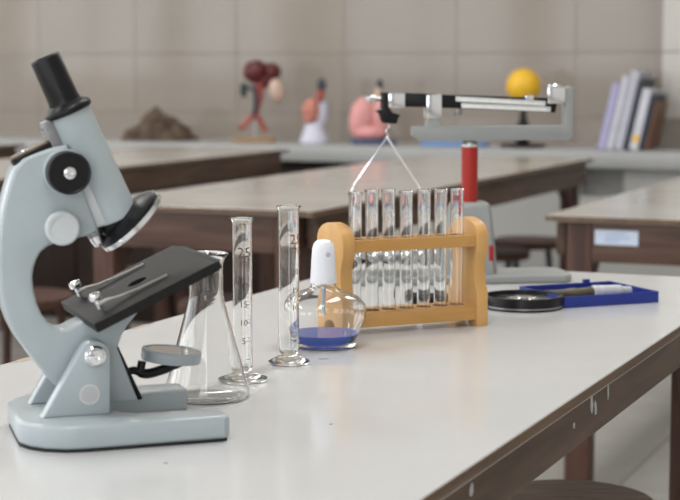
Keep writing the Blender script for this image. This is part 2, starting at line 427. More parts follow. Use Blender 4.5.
front = lab_table(-0.985, -0.402, 0.05, 2.44, 'white-topped lab table in front carrying the microscope and glassware', 'laminate', apron=.060)
right = lab_table(-0.970, -0.385, 3.36, 5.62, 'lab table with a pale blue paper sticker on its end rail', 'laminate_old')
mid = lab_table(-2.035, -1.445, 3.26, 5.58, 'lab table behind the measuring cylinders, in the next row', 'laminate_old')
left = lab_table(-3.24, -2.65, 3.45, 5.76, 'lab table below the brown rock on the counter', 'laminate_old')
far = lab_table(-4.40, -3.81, 3.45, 5.76, 'lab table at the far left edge behind the microscope arm', 'laminate_old')

# sticker on the end rail of the right table  (local coordinates of that table)
lw, ll = .2925, 1.13
yy = -ll + .012
st = obj('paper_sticker', box(-.190, -.101, yy - .0012, yy - .0002, TOP - .057, TOP - .027), M['label_paper'], right)
st['label'] = 'pale blue paper sticker with faint lines of print'
for zz, a, b in [(-.034, -.182, -.176), (-.034, -.170, -.125), (-.042, -.170, -.118), (-.049, -.170, -.140)]:
    obj('print_line', box(a, b, yy - .0016, yy - .0011, TOP + zz - .0012, TOP + zz + .0012), M['label_ink'], st)

# chips and scuffs on the front table (local coordinates; table centre is (-.69, 1.245))
def flake(name, cx, cy, rx, ry, ang, m, parent, plane='z', level=0.0):
    bm = bmesh.new(); k = 11; A = []; B = []
    for i in range(k):
        t = 2 * math.pi * i / k; q = random.uniform(.65, 1.1); u = rx * q * math.cos(t); v = ry * q * math.sin(t)
        uu = u * math.cos(ang) - v * math.sin(ang); vv = u * math.sin(ang) + v * math.cos(ang)
        if plane == 'z': A.append(bm.verts.new((cx + uu, cy + vv, level - .0003))); B.append(bm.verts.new((cx + uu, cy + vv, level + .0003)))
        else: A.append(bm.verts.new((level - .0003, cx + uu, cy + vv))); B.append(bm.verts.new((level + .0003, cx + uu, cy + vv)))
    bm.faces.new(A); bm.faces.new(B)
    for i in range(k): bm.faces.new((A[i], A[(i + 1) % k], B[(i + 1) % k], B[i]))
    return obj(name, bm, m, parent)
FX, FY = -0.6935, 1.245
for px, py, rx, ry, a in [(-.738, 1.503, .0035, .0012, .5), (-.696, 1.595, .006, .0010, .45), (-.56, 1.30, .002, .0008, 1.2), (-.62, 1.12, .002, .001, .2)]:
    flake('chip', px - FX, py - FY, rx, ry, a, M['chip'], front, 'z', TOP)
for px, py, rx, ry in [(-.979, 1.475, .006, .030), (-.980, 1.56, .005, .016), (-.981, 1.72, .004, .03), (-.980, 1.86, .005, .012)]:
    flake('chip', px - FX, py - FY, rx, ry, 0, M['chip_tan'], front, 'z', TOP)
for py, pz, ry, rz_, a in [(1.59, .722, .004, .014, -.1), (1.605, .716, .003, .010, .2), (1.655, .724, .0018, .014, .1), (1.525, .714, .0022, .004, 0), (1.222, .722, .003, .008, .2)]:
    flake('paint_scuff', py + .016 - FY, pz, ry * 1.6, rz_ * .8, a, M['scuff'], front, 'x', .2915 - .012 + .0003)

# ------------------------------------------------------------------ stools
def stool(x, y, label, seat='stool_wood', r=.125, h=.45, rz=0.0, legs='steel_blue'):
    t = thing('stool', label, 'stool', (x, y, 0), rz, 'round lab stools')
    obj('seat', lathe([(0, h - .028), (r - .006, h - .028), (r, h - .022), (r, h - .006), (r - .006, h), (0, h)], 40), M[seat], t)
    for k in range(4):
        a = math.pi / 4 + k * math.pi / 2; c, s = math.cos(a), math.sin(a)
        obj('leg', sweep([((r - .035) * c, (r - .035) * s, h - .03), ((r + .015) * c, (r + .015) * s, 0.0)], .011, 10), M[legs], t)
    ring = [((r - .012) * math.cos(2 * math.pi * k / 32), (r - .012) * math.sin(2 * math.pi * k / 32), .20) for k in range(33)]
    obj('foot_ring', sweep(ring, .007, 8), M[legs], t)
    return t
stool(-.569, 2.10, 'round stool with a grey-brown plank seat below the front table edge', r=.115, h=.494, rz=.5)
stool(-1.72, 5.76, 'dark stool with a reddish seat behind the lab balance', 'stool_wood_red', .13, rz=.3)
stool(-1.72, 5.36, 'reddish stool lower beside the balance base, nearer of two', 'stool_wood_red', .12, .45, rz=.1)
stool(-1.86, 3.72, 'dark stool under the middle table behind the tall measuring cylinder', 'stool_wood_red', .14, .48, rz=.2, legs='guessed_cabinet_wood')
stool(-2.36, 4.2, 'dark stool behind the flask, in the aisle between two tables', 'stool_wood_red', .14, .48, rz=.6, legs='leg_wood')
stool(-2.42, 3.62, 'dark stool seen through the opening of the microscope arm', 'stool_wood_red', .14, .48, rz=.1, legs='leg_wood')

# ------------------------------------------------------------------ microscope  (x forward, y away from the camera, z up)
SC = thing('microscope', 'pale blue-grey student microscope with black eyepiece tilted back on the table', 'microscope', (-0.7318, 1.1974, TOP), R(43))
TL = R(23.5); SIN, COS = math.sin(TL), math.cos(TL)
AX = Vector((.0035, 0, .2225))                       # a point on the tube axis
UP = Vector((-SIN, 0, COS)); FW = Vector((COS, 0, SIN))
def tp(s, f=0.0, y=0.0): return AX + UP * s + FW * f + Vector((0, y, 0))
def obox(name, s0, s1, f0, f1, y0, y1, m, parent, bev=.001):
    bm = box(f0, f1, y0, y1, s0, s1, bev)
    mt = Matrix((FW, (0, 1, 0), UP)).transposed().to_4x4(); mt.translation = AX
    bm.transform(mt); return obj(name, bm, m, parent)
# U-shaped foot
foot = [(.097, -.073), (.097, -.048), (.094, -.043), (.030, -.038), (.020, -.032), (.016, -.02), (.016, .02), (.020, .032), (.030, .038), (.092, .045), (.095, .05), (.095, .075), (.092, .079), (-.01, .080)]
foot += [(-.012 + .054 * math.cos(R(a)), .026 + .054 * math.sin(R(a))) for a in (100, 120, 140, 160)]
foot += [(-.02 + .048 * math.cos(R(a)), -.029 + .048 * math.sin(R(a))) for a in (190, 210, 230, 250)]
foot += [(-.02, -.077), (.092, -.077)]
obj('foot', prism(foot, .0022, .0215, .0035, 'xy', 3), M['scope_paint'], SC)
obj('rubber_pad', prism([(a * .985, b * .985) for a, b in foot], 0, .0023, 0, 'xy'), M['rubber'], SC)
# hinge cheeks
for s in (-1, 1):
    pr = [(-.048, .0212), (.0075, .0212), (.0082, .0693)] + arc_pts(-.0045, .0693, .0128, 0, 152, 10)
    ck = obj('hinge_cheek', prism(pr, s * .022 if s > 0 else -.038, .038 if s > 0 else -.022, .0025), M['scope_paint'], SC)
    bl = obj('hinge_bolt', lathe([(0, 0), (.0088, 0), (.0088, .0015), (.0072, .003), (.0064, .003), (.0064, .0025), (.0058, .0055), (.0025, .0062), (0, .005)], 28, (-.0045, s * .038, .0693), (0, s, 0)), M['chrome'], ck)
sk = obj('sticker', cyl((-.0095, -.0379, .0385), (-.0095, -.0384, .0385), .0072, seg=32), M['sticker'], SC)
obj('sticker_rim', lathe([(.0070, 0), (.0083, 0), (.0083, .0005), (.0070, .0005)], 32, (-.0095, -.0379, .0385), (0, -1, 0), closed=True), M['sticker_ring'], sk)
# curved limb
outer = [(-.020, .2385), (-.0371, .2350), (-.0605, .2253), (-.0685, .203), (-.0735, .183), (-.0765, .1549), (-.0748, .1144), (-.0663, .0896), (-.0538, .071), (-.0381, .0487), (-.022, .032), (-.006, .0255)]
inner = [(.036, .0255), (.019, .0708), (.024, .085), (.040, .104), (.036, .112), (-.006, .0965), (-.0153, .0925), (-.026, .0877), (-.0357, .0923), (-.0451, .105), (-.0503, .1297), (-.0476, .1442), (-.041, .1554), (-.0264, .1614), (-.0003, .1647), (.0045, .1695)]
def chaikin_keep(pts, keep):
    q = []; n = len(pts)
    for i in range(n):
        p = pts[i]; a = pts[i - 1]; b = pts[(i + 1) % n]
        if i in keep: q.append(p)
        else: q += [(p[0] * .75 + a[0] * .25, p[1] * .75 + a[1] * .25), (p[0] * .75 + b[0] * .25, p[1] * .75 + b[1] * .25)]
    return q
limb_poly = outer + inner
keep = {0, len(outer), len(outer) + 1, len(limb_poly) - 1}
limb_poly = chaikin_keep(limb_poly, keep)
limb = obj('limb', prism(limb_poly, -.0165, .0165, .003, 'xz', 3), M['scope_paint'], SC)
# brown cap on the shoulder of the limb
capd = Vector((.0245, 0, .0115)).normalized(); capn = Vector((-capd.z, 0, capd.x))
c0 = Vector((-.0580, 0, .2275)); bm = bmesh.new()
pl = prism(arc_pts(.004, 0, .0085, 90, 270, 10) + arc_pts(.022, 0, .0085, -90, 90, 10), 0, .0030, .001, 'xy')
mt = Matrix((capd, (0, 1, 0), capn)).transposed().to_4x4(); mt.translation = c0; pl.transform(mt)
cp = obj('shoulder_cap', pl, M['brass_brown'], SC)
cpd = prism(arc_pts(.004, 0, .0095, 90, 270, 10) + arc_pts(.022, 0, .0095, -90, 90, 10), -.004, .0012, .001, 'xy'); cpd.transform(mt)
obj('cap_seat', cpd, M['black_plastic'], cp)
pp = c0 + capd * .008 + capn * .003
obj('screw', lathe([(0, 0), (.0026, 0), (.0022, .0012), (0, .0016)], 16, pp, capn), M['chrome'], cp)
# slide between limb and tube, rack bar above it
obox('slide_block', -.048, .016, -.0205, -.009, -.0135, .0135, M['scope_paint_light'], SC, .0015)
obox('slide_groove', -.049, .010, -.0118, -.0102, -.0138, .0138, M['dark_steel'], SC, 0)
rk = obox('rack_bar', .010, .047, -.0255, -.0155, -.006, .006, M['dark_steel'], SC, .0008)
for k in range(9):
    s = .014 + k * .0036
    obox('tooth', s, s + .0018, -.0268, -.0252, -.005, .005, M['steel'], rk, 0)
# body tube, eyepiece
bt = obj('body_tube', lathe([(0, -.0495), (.0175, -.0495), (.0184, -.0485), (.0172, .046), (.0163, .047), (0, .047)], 48, AX, UP), M['scope_paint'], SC)
ey = obj('eyepiece', lathe([(0, .0455), (.0188, .0455), (.0198, .047), (.0198, .0490), (.0190, .0505), (.0160, .0530), (.0138, .0545), (.0128, .0580), (.0124, .0925), (.0116, .0938), (.0095, .0938), (.0085, .0920), (0, .0920)], 48, AX, UP), M['black_plastic'], SC)
obj('eye_lens', lathe([(0, .0919), (.0084, .0919), (.006, .0926), (0, .0930)], 32, AX, UP), M['glass'], ey)
# coarse and fine knobs
for s in (-1, 1):
    kc = Vector((-.0222, 0, .2172))
    hs = obj('knob_collar', lathe([(0, .012), (.0185, .012), (.0185, .0215), (.0175, .0225), (0, .0225)], 40, kc, (0, s, 0)), M['scope_paint'], SC)
    kn = obj('coarse_knob', lathe([(0, .0228), (.0160, .0228), (.0172, .0240), (.0172, .036), (.0160, .0373), (.0150, .0366), (0, .0366)], 48, kc, (0, s, 0)), M['black_plastic'], SC)
    obj('knob_screw', lathe([(.0000, .0366), (.0048, .0366), (.0048, .0376), (.0035, .0384), (.0020, .0384), (.0018, .0372), (0, .0372)], 24, kc, (0, s, 0)), M['chrome'], kn)
    fc = Vector((-.0262, 0, .1722))
    fk = obj('fine_knob', lathe([(0, .0160), (.0128, .0160), (.0140, .0175), (.0140, .0235), (.0125, .0250), (.0100, .0250), (.0098, .0243), (0, .0243)], 44, fc, (0, s, 0)), M['scope_paint_light'], SC)
# nosepiece: black dome with a chrome rim, tipped forward
NA = Vector((.70, 0, -.715)).normalized(); NC = Vector((.0335, 0, .1755))
prof = [(0, -.0110), (.0125, -.0102), (.021, -.0078), (.0268, -.0052), (.0300, -.0034), (.0312, -.0025), (.0312, .0005), (0, .0005)]
ns = obj('nosepiece', lathe(prof, 48, NC, NA), M['black_plastic'], SC)
obj('nosepiece_neck', lathe([(0, -.064), (.0135, -.064), (.0155, -.060), (.0160, -.049), (0, -.049)], 40, AX, UP), M['black_plastic'], ns)
obj('chrome_rim', lathe([(.024, .0005), (.0322, .0005), (.0322, .0046), (.0300, .0056), (.024, .0056)], 48, NC, NA, closed=True), M['chrome'], ns)
obj('rim_disc', lathe([(0, .0008), (.0238, .0008), (.0238, .004), (0, .004)], 40, NC, NA), M['black_plastic'], ns)
op = Vector((.0010, -.002, .1725))
oj = obj('objective', lathe([(0, 0), (.0066, 0), (.0066, .006), (.0060, .0065), (.0060, .013), (.0045, .0185), (.003, .0190), (0, .0185)], 28, op, -UP), M['chrome'], SC)
obj('objective_band', lathe([(.0058, .0066), (.0063, .0066), (.0063, .0100), (.0058, .0100)], 28, op, -UP, closed=True), M['dark_steel'], oj)
# stage
SO = Vector((-.0115, 0, .1000)); SA = math.atan2(.0442, .0966)
SU = Vector((math.cos(SA), 0, math.sin(SA))); SN = Vector((-math.sin(SA), 0, math.cos(SA)))
mt_st = Matrix((SU, (0, 1, 0), SN)).transposed().to_4x4(); mt_st.translation = SO
SWD = .069; SLN = .109
bm = disc_hole_plank(0, SLN, -SWD, SWD, -.0075, 0, [.056], 0, .0085)
for v in bm.verts:                                    # clipped far corners, rounded
    if v.co.x > .09 and abs(v.co.y) > .05: v.co.x -= .0
bmesh.ops.transform(bm, matrix=mt_st, verts=bm.verts)
stg = obj('stage', bm, M['black_matte'], SC, 30)
bm = prism([(SLN, -SWD), (SLN, SWD), (SLN + .005, SWD - .030), (SLN + .005, -SWD + .007), (SLN + .003, -SWD + .002)], -.0075, 0, .0008, 'xy'); bm.transform(mt_st)
obj('stage_lip', bm, M['black_matte'], stg)
bm = prism([(.018, -.028), (.075, -.022), (.080, 0), (.075, .022), (.018, .028)], -.0145, -.0076, .001, 'xy'); bm.transform(mt_st)
obj('stage_bracket', bm, M['scope_paint'], stg)
for y in (-.040, .042):
    cl = bmesh.new()
    path = [(.012, y, .0065), (.022, y + .001, .0062), (.032, y + .003, .0035), (.050, y + .004, .0018), (.075, y + .004, .0012)]
    for i in range(len(path) - 1):
        a = Vector(path[i]); b = Vector(path[i + 1]); w = [.0055, .0050, .0034, .0026, .0022]
        va = [cl.verts.new((a.x, a.y + s * w[i], a.z + h)) for s, h in ((-1, 0), (1, 0), (1, .0009), (-1, .0009))]
        vb = [cl.verts.new((b.x, b.y + s * w[i + 1], b.z + h)) for s, h in ((-1, 0), (1, 0), (1, .0009), (-1, .0009))]
        for k in range(4): cl.faces.new((va[k], va[(k + 1) % 4], vb[(k + 1) % 4], vb[k]))
        if i == 0: cl.faces.new(va)
        if i == len(path) - 2: cl.faces.new(vb)
    bmesh.ops.remove_doubles(cl, verts=cl.verts, dist=1e-6)
    cl.transform(mt_st)
    obj('stage_clip', cl, M['steel'], stg)
    ps_ = lathe([(0, 0), (.0022, 0), (.0022, .0105), (.0048, .0108), (.0052, .0120), (.0052, .0148), (.0046, .0160), (.0030, .0166), (0, .0168)], 24, (.014, y, 0)); ps_.transform(mt_st)
    obj('clip_post', ps_, M['chrome'], stg)
# mirror on its black fork
rl = prism([(.0172, .0715), (.0208, .0722), (.0412, .0262), (.0376, .0250)], -.009, .009, .0008); obj('mirror_rail', rl, M['black_plastic'], SC)
fk = sweep(bez([(.030, 0, .0475), (.036, 0, .0490), (.046, 0, .0455), (.058, 0, .0475), (.070, 0, .0510), (.079, 0, .0545)], 5), [.0034] * 8 + [.0042] * 10 + [.0038] * 8, 12)
fo = obj('mirror_fork', fk, M['black_plastic'], SC)
obj('fork_stub', cyl((.041, 0, .047), (.043, 0, .0565), .0036, seg=14), M['black_plastic'], fo)
MD = Vector((-.09, .0, 1)).normalized() * 1; MD = Vector((.10, -.03, 1)).normalized()
mr = obj('mirror_ring', lathe([(.0215, 0), (.0246, 0), (.0252, .001), (.0252, .0085), (.0244, .0095), (.0215, .0095)], 48, (.0675, 0, .0555), MD, closed=True), M['mirror_ring'], SC)
obj('mirror_face', lathe([(0, .0015), (.0214, .0015), (.0214, .0090), (0, .0090)], 44, (.0675, 0, .0555), MD), M['mirror'], mr)

# ------------------------------------------------------------------ glassware
# conical flask
t = tag(obj('conical_flask', lathe([(0, 0), (.0355, 0), (.0385, .0018), (.0392, .0055), (.0380, .0100), (.0165, .0900), (.0155, .0960), (.0155, .1230), (.0175, .1280), (.0205, .1315), (.0206, .1328), (.0196, .1332), (.0165, .1295), (.0141, .1235), (.0141, .0958), (.0152, .0892), (.0365, .0102), (.0378, .0055), (.0372, .0030), (.0345, .0014), (0, .0014)], 64), M['glass'], None, 50),
        'empty clear conical flask standing behind the microscope stage', 'flask')
t.location = (-.7102, 1.3618, TOP + .0004)

def measuring_cylinder(x, y, rz, r, h, rb, label, marks):
    t = thing('measuring_cylinder', label, 'measuring cylinder', (x, y, TOP + .0004), rz, 'measuring cylinders')
    w = .0009
    obj('glass_tube', lathe([(0, .009), (r * .8, .0095), (r, .014), (r, h - .006), (r + .0006, h - .003), (r + .0022, h - .0008), (r + .0018, h), (r + .0004, h), (r - w + .0002, h - .003), (r - w, h - .007), (r - w, .016), (r * .7, .0125), (0, .012)], 48), M['glass'], t, 50)
    obj('glass_foot', lathe([(0, 0), (rb - .001, 0), (rb, .0012), (rb, .0030), (rb - .003, .0046), (r * 1.25, .0072), (r * .85, .0088), (0, .0088)], 48), M['glass'], t, 50)
    sc = bmesh.new(); R1 = r + .00015
    def strip(a0, a1, z0, z1):
        k = max(2, int(abs(a1 - a0) / .15)); vs_ = [[sc.verts.new((R1 * math.sin(a0 + (a1 - a0) * i / k), -R1 * math.cos(a0 + (a1 - a0) * i / k), z)) for i in range(k + 1)] for z in (z0, z1)]
        for i in range(k): sc.faces.new((vs_[0][i], vs_[0][i + 1], vs_[1][i + 1], vs_[1][i]))
    z0, z1 = .022, h * .70
    for i in range(0, 26):
        z = z0 + (z1 - z0) * i / 25; L_ = .52 if i % 5 == 0 else .26
        strip(.50 if i % 5 else .36, .50 + L_ * .6, z - .0003, z + .0003)
    for s, z, size, a in marks:
        tb = text_mesh(s, size)
        for v in tb.verts:
            aa = a + v.co.x / R1; v.co = Vector((R1 * math.sin(aa), -R1 * math.cos(aa), z + v.co.y))
        merge(sc, tb)
    g = obj('graduation', sc, M['tick'], t); g['label'] = 'brown printed graduation scale with numbers'
    return t
LOOK = R(23)
mk = lambda h: [('25', h * .79, .0140, .20), ('ml', h * .730, .0105, .22)] + [(str(v), .022 + (h * .70 - .022) * v / 25, .0085, .10) for v in (5, 10, 15, 20)]
measuring_cylinder(-.7175, 1.451, R(23 + 4), .0094, .1575, .0235, 'slim clear measuring cylinder marked 25, beside the conical flask', mk(.1575))
measuring_cylinder(-.7162, 1.5543, R(23 + 34), .0104, .1615, .0210, 'slim clear measuring cylinder beside the spirit lamp', mk(.1615))

# spirit lamp
sl = thing('spirit_lamp', 'glass spirit lamp with white cap and blue liquid, before the rack', 'spirit lamp', (-.729, 1.6715, TOP + .0004), R(23))
outp = [(0, 0), (.0325, 0), (.0348, .0012), (.0352, .0040), (.0345, .0060), (.0395, .0160), (.0450, .0285), (.0470, .0370), (.0455, .0455), (.0385, .0535), (.0270, .0590), (.0170, .0622), (.0132, .0655), (.0132, .0710)]
inp = [(.0120, .0710), (.0120, .0652), (.0160, .0611), (.0262, .0579), (.0376, .0525), (.0443, .0450), (.0458, .0370), (.0438, .0288), (.0383, .0164), (.0332, .0064), (.0318, .0036), (0, .0032)]
obj('glass_body', lathe(outp + inp, 64), M['glass'], sl, 50)
obj('blue_liquid', lathe([(0, .0035), (.0316, .0039), (.0329, .0066), (.0368, .0142), (.0372, .0146), (0, .0144)], 64), M['liquid'], sl, 50)
obj('wick', sweep([(0, 0, .075), (.0005, 0, .058), (-.0005, .001, .043), (.001, 0, .034)], .0022, 10), M['wick'], sl)
obj('wick_collar', lathe([(.0024, .0712), (.0117, .0712), (.0117, .0740), (.0024, .0740)], 32, closed=True), M['white_cap'], sl)
cpw = obj('cap', lathe([(.0134, .0690), (.0146, .0690), (.0142, .0730), (.0128, .098), (.0120, .1065), (.0102, .1120), (.0068, .1152), (0, .1162), (0, .1142), (.0064, .1134), (.0092, .1104), (.0108, .1055), (.0118, .098), (.0134, .072)], 48, closed=True), M['white_cap'], sl)
obj('cap_dimple', lathe([(0, 0), (.0028, 0), (.0024, .0006), (0, .0008)], 20, (.0050, -.0114, .1005), (.40, -.91, .05)), mat('lilac_print', (0.52, 0.50, 0.66), 0.5), cpw)

# ------------------------------------------------------------------ test-tube rack   (x along, y away from the camera)
RA = R(49); RL = .189
rk = thing('test_tube_rack', 'pale orange wooden test tube rack with shaped end boards', 'rack', (-.7336, 1.7369, TOP), RA)
end = [(0, 0), (.019, 0), (.023, .010), (.029, .014), (.040, .014), (.046, .010), (.050, 0), (.069, 0), (.069, .040), (.065, .048), (.062, .058), (.062, .072), (.065, .082), (.069, .090), (.069, .106)]
end += [(.0345 + .0345 * math.cos(R(a)), .106 + .020 * math.sin(R(a))) for a in range(15, 180, 15)]
end += [(0, .106), (0, .090), (.004, .082), (.007, .072), (.007, .058), (.004, .048), (0, .040)]
for x0 in (0, RL - .0155): obj('end_board', prism(end, x0, x0 + .0155, .0015, 'yz'), M['rack_wood'], rk)
xs = [.0155 + .156 * (i + .5) / 7 for i in range(7)]
obj('upper_rail', disc_hole_plank(.0155, RL - .0155, .003, .045, .094, .107, xs, .024, .0090), M['rack_wood_x'], rk, 30)
obj('lower_rail', disc_hole_plank(.0155, RL - .0155, .003, .045, .008, .0245, xs, .024, .0089), M['rack_wood_x'], rk, 30)
tube_prof = [(0, 0), (.0035, .0008), (.0062, .0034), (.0075, .0075), (.0075, .1440), (.0084, .1482), (.0086, .1495), (.0078, .1500), (.0073, .1470), (.00705, .1440), (.00705, .0076), (.0056, .0040), (.0031, .0015), (0, .0008)]
tme = None
e = Vector((math.cos(RA), math.sin(RA), 0)); d = Vector((-e.y, e.x, 0)); o0 = Vector((-.7336, 1.7369, TOP))
for i, xx in enumerate(xs):
    if tme is None:
        q = obj('test_tube', lathe(tube_prof, 40), M['glass'], None, 50); tme = q.data
    else:
        q = bpy.data.objects.new('test_tube', tme); C.objects.link(q)
    q.location = o0 + e * xx + d * .024 + Vector((0, 0, .0095 + random.uniform(0, .003)))
    q.rotation_euler = (R(random.uniform(-.5, .5)), R(random.uniform(-.6, .6)), 0)
    word = ['leftmost in the wooden rack, next to the spirit lamp', 'second from the left in the wooden rack', 'third from the left in the wooden rack', 'in the middle place of the wooden rack', 'third from the right in the wooden rack', 'second from the right in the wooden rack', 'with a red mark, rightmost in the wooden rack'][i]
    tag(q, 'clear glass test tube ' + word, 'test tube', 'test tubes in the rack')
    if i == 6:
        bm = bmesh.new(); k = 8
        vv = [[bm.verts.new((.0077 * math.sin(R(23 - 40 + 60 * j / k)), -.0077 * math.cos(R(23 - 40 + 60 * j / k)), z)) for j in range(k + 1)] for z in (.136, .142)]
        for j in range(k): bm.faces.new((vv[0][j], vv[0][j + 1], vv[1][j + 1], vv[1][j]))
        obj('red_mark', bm, M['tube_label'], q)

# ------------------------------------------------------------------ beam balance   (x along the beam, y away, z up)
BA = thing('beam_balance', 'grey and red mechanical beam balance with a hanging pan', 'balance', (-.77, 2.283, TOP), R(30))
obj('base_plate', prism([(-.185, -.052), (.128, -.050), (.139, -.040), (.143, -.025), (.143, .03), (.139, .045), (.128, .052), (-.185, .052), (-.198, .04), (-.198, -.04)], 0, .011, .003, 'xy', 3), M['balance_grey'], BA)
bm = bmesh.new(); lv = [(.0108, .036, .034), (.050, .033, .031), (.100, .0285, .026), (.109, .026, .023), (.112, .022, .019)]
rings = [[bm.verts.new((sx * a, sy * b, z)) for sx, sy in ((-1, -.7), (-.8, -1), (.8, -1), (1, -.7), (1, .7), (.8, 1), (-.8, 1), (-1, .7))] for z, a, b in lv]
for A, B in zip(rings, rings[1:]):
    for k in range(8): bm.faces.new((A[k], A[(k + 1) % 8], B[(k + 1) % 8], B[k]))
bm.faces.new(rings[0]); bm.faces.new(rings[-1])
hs = obj('pillar_housing', bm, M['balance_grey'], BA)
obj('red_badge', box(.0225, .0290, -.0325, -.0300, .024, .052, .0005), M['balance_red'], hs)
obj('red_pole', cyl((0, 0, .1115), (0, 0, .1895), .0115, seg=32), M['balance_red'], BA)
obj('pole_collar', lathe([(0, .1895), (.0122, .1895), (.0122, .193), (.009, .1975), (0, .1975)], 32), M['steel'], BA)
fr = obj('cross_frame', prism([(-.083, .2065), (-.072, .1985), (.140, .1985), (.1465, .2045), (.1465, .2725), (.1400, .2745), (.1345, .2720), (.1345, .2195), (-.043, .2185), (-.047, .2385), (-.060, .2385), (-.064, .2185), (-.083, .2185)], -.012, .012, .002), M['balance_grey'], BA)
obj('damper_magnet', box(.108, .1335, -.016, -.0125, .250, .2745, .0015), M['chrome'], fr)
obj('damper_cap', lathe([(0, 0), (.010, 0), (.010, .016), (.008, .018), (0, .018)], 28, (.121, -.002, .2595)), M['chrome'], fr)
bmk = prism([(-.094, .2655), (-.094, .2462), (-.030, .2440), (.122, .2372), (.124, .2480), (.122, .2575), (-.030, .2625)], -.0045, .0045, .0006)
be = obj('beam', bmk, M['black_plastic'], BA)
def slant(name, xa, za, xb, zb, h, y0, y1, m, par):
    return obj(name, prism([(xa, za - h / 2), (xb, zb - h / 2), (xb, zb + h / 2), (xa, za + h / 2)], y0, y1, .0004), m, par)
for nm, xa, za, xb, zb in [('scale_strip', -.0215, .2570, .107, .2500), ('scale_strip', -.0135, .2478, .1145, .2418)]:
    sp = slant(nm, xa, za, xb, zb, .0068, -.0062, -.0047, M['scale_white'], be)
    tk = bmesh.new()
    for k in range(41):
        u = k / 40; xx = xa + .003 + (xb - xa - .006) * u; zz = za + (zb - za) * u; hh = .0040 if k % 5 == 0 else .0022
        box(xx - .0003, xx + .0003, -.0064, -.0061, zz + .0030 - hh, zz + .0030, bm=tk)
    obj('scale_ticks', tk, M['black_plastic'], sp)
obj('rider_weight', box(.078, .090, -.0080, .0055, .2545, .2620, .001), M['chrome'], be)
obj('rider_weight', box(-.022, -.012, -.0070, .0055, .2350, .2425, .001), M['dark_steel'], be)
obj('fulcrum_bracket', prism([(-.0645, .2300), (-.0430, .2300), (-.0430, .2640), (-.0645, .2625)], -.014, -.0065, .001), M['chrome'], BA)
obj('fulcrum_bracket', prism([(-.0645, .2300), (-.0430, .2300), (-.0430, .2640), (-.0645, .2625)], .0065, .014, .001), M['chrome'], BA)
obj('end_block', box(-.1195, -.094, -.009, .009, .2440, .2655, .001), M['chrome'], BA)
obj('end_yoke', prism([(-.1265, .2660), (-.1265, .2440), (-.1345, .2400), (-.1290, .2365), (-.1265, .2275), (-.1240, .2235), (-.1060, .2225), (-.1040, .2300), (-.1010, .2345), (-.1120, .2385), (-.1175, .2460), (-.1175, .2660)], -.011, .011, .0008), M['black_plastic'], BA)
obj('zero_screw', lathe([(0, 0), (.0030, 0), (.0030, .008), (.0058, .0085), (.0058, .0150), (.0035, .0160), (.0030, .0230), (0, .0245)], 24, (-.1265, 0, .2570), (-1, 0, 0)), M['steel'], BA)
hk = [(-.1175, 0, .2245), (-.1150, 0, .2180), (-.1195, 0, .2120), (-.1165, 0, .2060), (-.1185, 0, .2030)]
obj('pan_hook', sweep(bez(hk, 6), .0013, 8), M['steel'], BA)
bow = [(-.1180, 0, .2035), (-.1640, 0, .1380), (-.1685, 0, .1280), (-.1690, 0, .0460)]
bow2 = [(-.1180, 0, .2035), (-.0740, 0, .1380), (-.0695, 0, .1280), (-.0690, 0, .0460)]
for w, rr in ((bow, .0011), (bow2, .0018)): obj('pan_wire', sweep(w, rr, 8), M['chrome'], BA)
obj('pan', lathe([(0, .0340), (.040, .0340), (.0475, .0375), (.0530, .0460), (.0545, .0462), (.0540, .0475), (.0520, .0475), (.0465, .0388), (.039, .0352), (0, .0352)], 48, (-.119, 0, 0)), M['chrome'], BA)

# ------------------------------------------------------------------ magnifier and tool box
mg = thing('magnifying_glass', 'large black-rimmed magnifying glass lying flat beside the rack', 'magnifier', (-.617, 2.045, TOP), R(23))
ring = obj('rim', lathe([(.0410, 0), (.0488, 0), (.0496, .001), (.0500, .0145), (.0494, .0160), (.0480, .0164), (.0455, .0160), (.0448, .0090), (.0410, .0050)], 64, closed=True), M['black_plastic'], mg)
obj('lens', lathe([(0, .0070), (.0440, .0100), (.0446, .0108), (.0440, .0116), (0, .0146)], 56), M['glass'], mg, 60)
obj('rim_band', lathe([(.0497, .0022), (.0503, .0026), (.0503, .0042), (.0497, .0046)], 64, closed=True), M['dark_steel'], ring)
obj('handle', cyl((-.049, .004, .0085), (-.150, .020, .0085), .0075, .0082, 20, .002), M['black_plastic'], mg)

tbx = thing('tool_box', 'open shallow blue plastic box beyond the magnifying glass', 'box', (-.567, 2.056, TOP), R(46))
BL, BW, BH = .140, .116, .0145                       # along the front edge, away, height
bm = bmesh.new()
obj('floor_panel', box(.0005, BL - .0005, .0005, BW - .0005, 0, .002), M['blue_plastic'], tbx)
for a in [(0, BL, 0, .002), (0, BL, BW - .002, BW), (0, .002, .0021, BW - .0021), (BL - .002, BL, .0021, BW - .0021)]:
    obj('side_wall', box(*a, 0, BH, .0004, 1), M['blue_plastic'], tbx)
obj('latch', box(BL * .70, BL * .70 + .010, BW, BW + .004, .008, .0185, .0006), M['blue_plastic'], tbx)
obj('divider', box(.012, BL - .012, .068, .070, .002, .009, .0003), M['blue_plastic'], tbx)
tb_o = Vector((-.567, 2.056, TOP)); ex = Vector((math.cos(R(46)), math.sin(R(46)), 0)); ey_ = Vector((-ex.y, ex.x, 0))
def inbox(u, v, z=.0024): return tb_o + ex * u + ey_ * v + Vector((0, 0, z))
p = inbox(.066, .048)
pe = thing('marker_tool', 'olive-handled tool with a pale grey sleeve lying in the blue box', 'tool', p, R(46 - 4))
obj('handle', cyl((-.052, 0, .008), (.004, 0, .0085), .0050, .0075, 20, .001), M['olive'], pe)
obj('sleeve', cyl((.004, 0, .0088), (.046, 0, .0088), .0088, .0080, 24, .0015), M['pale_grey'], pe)
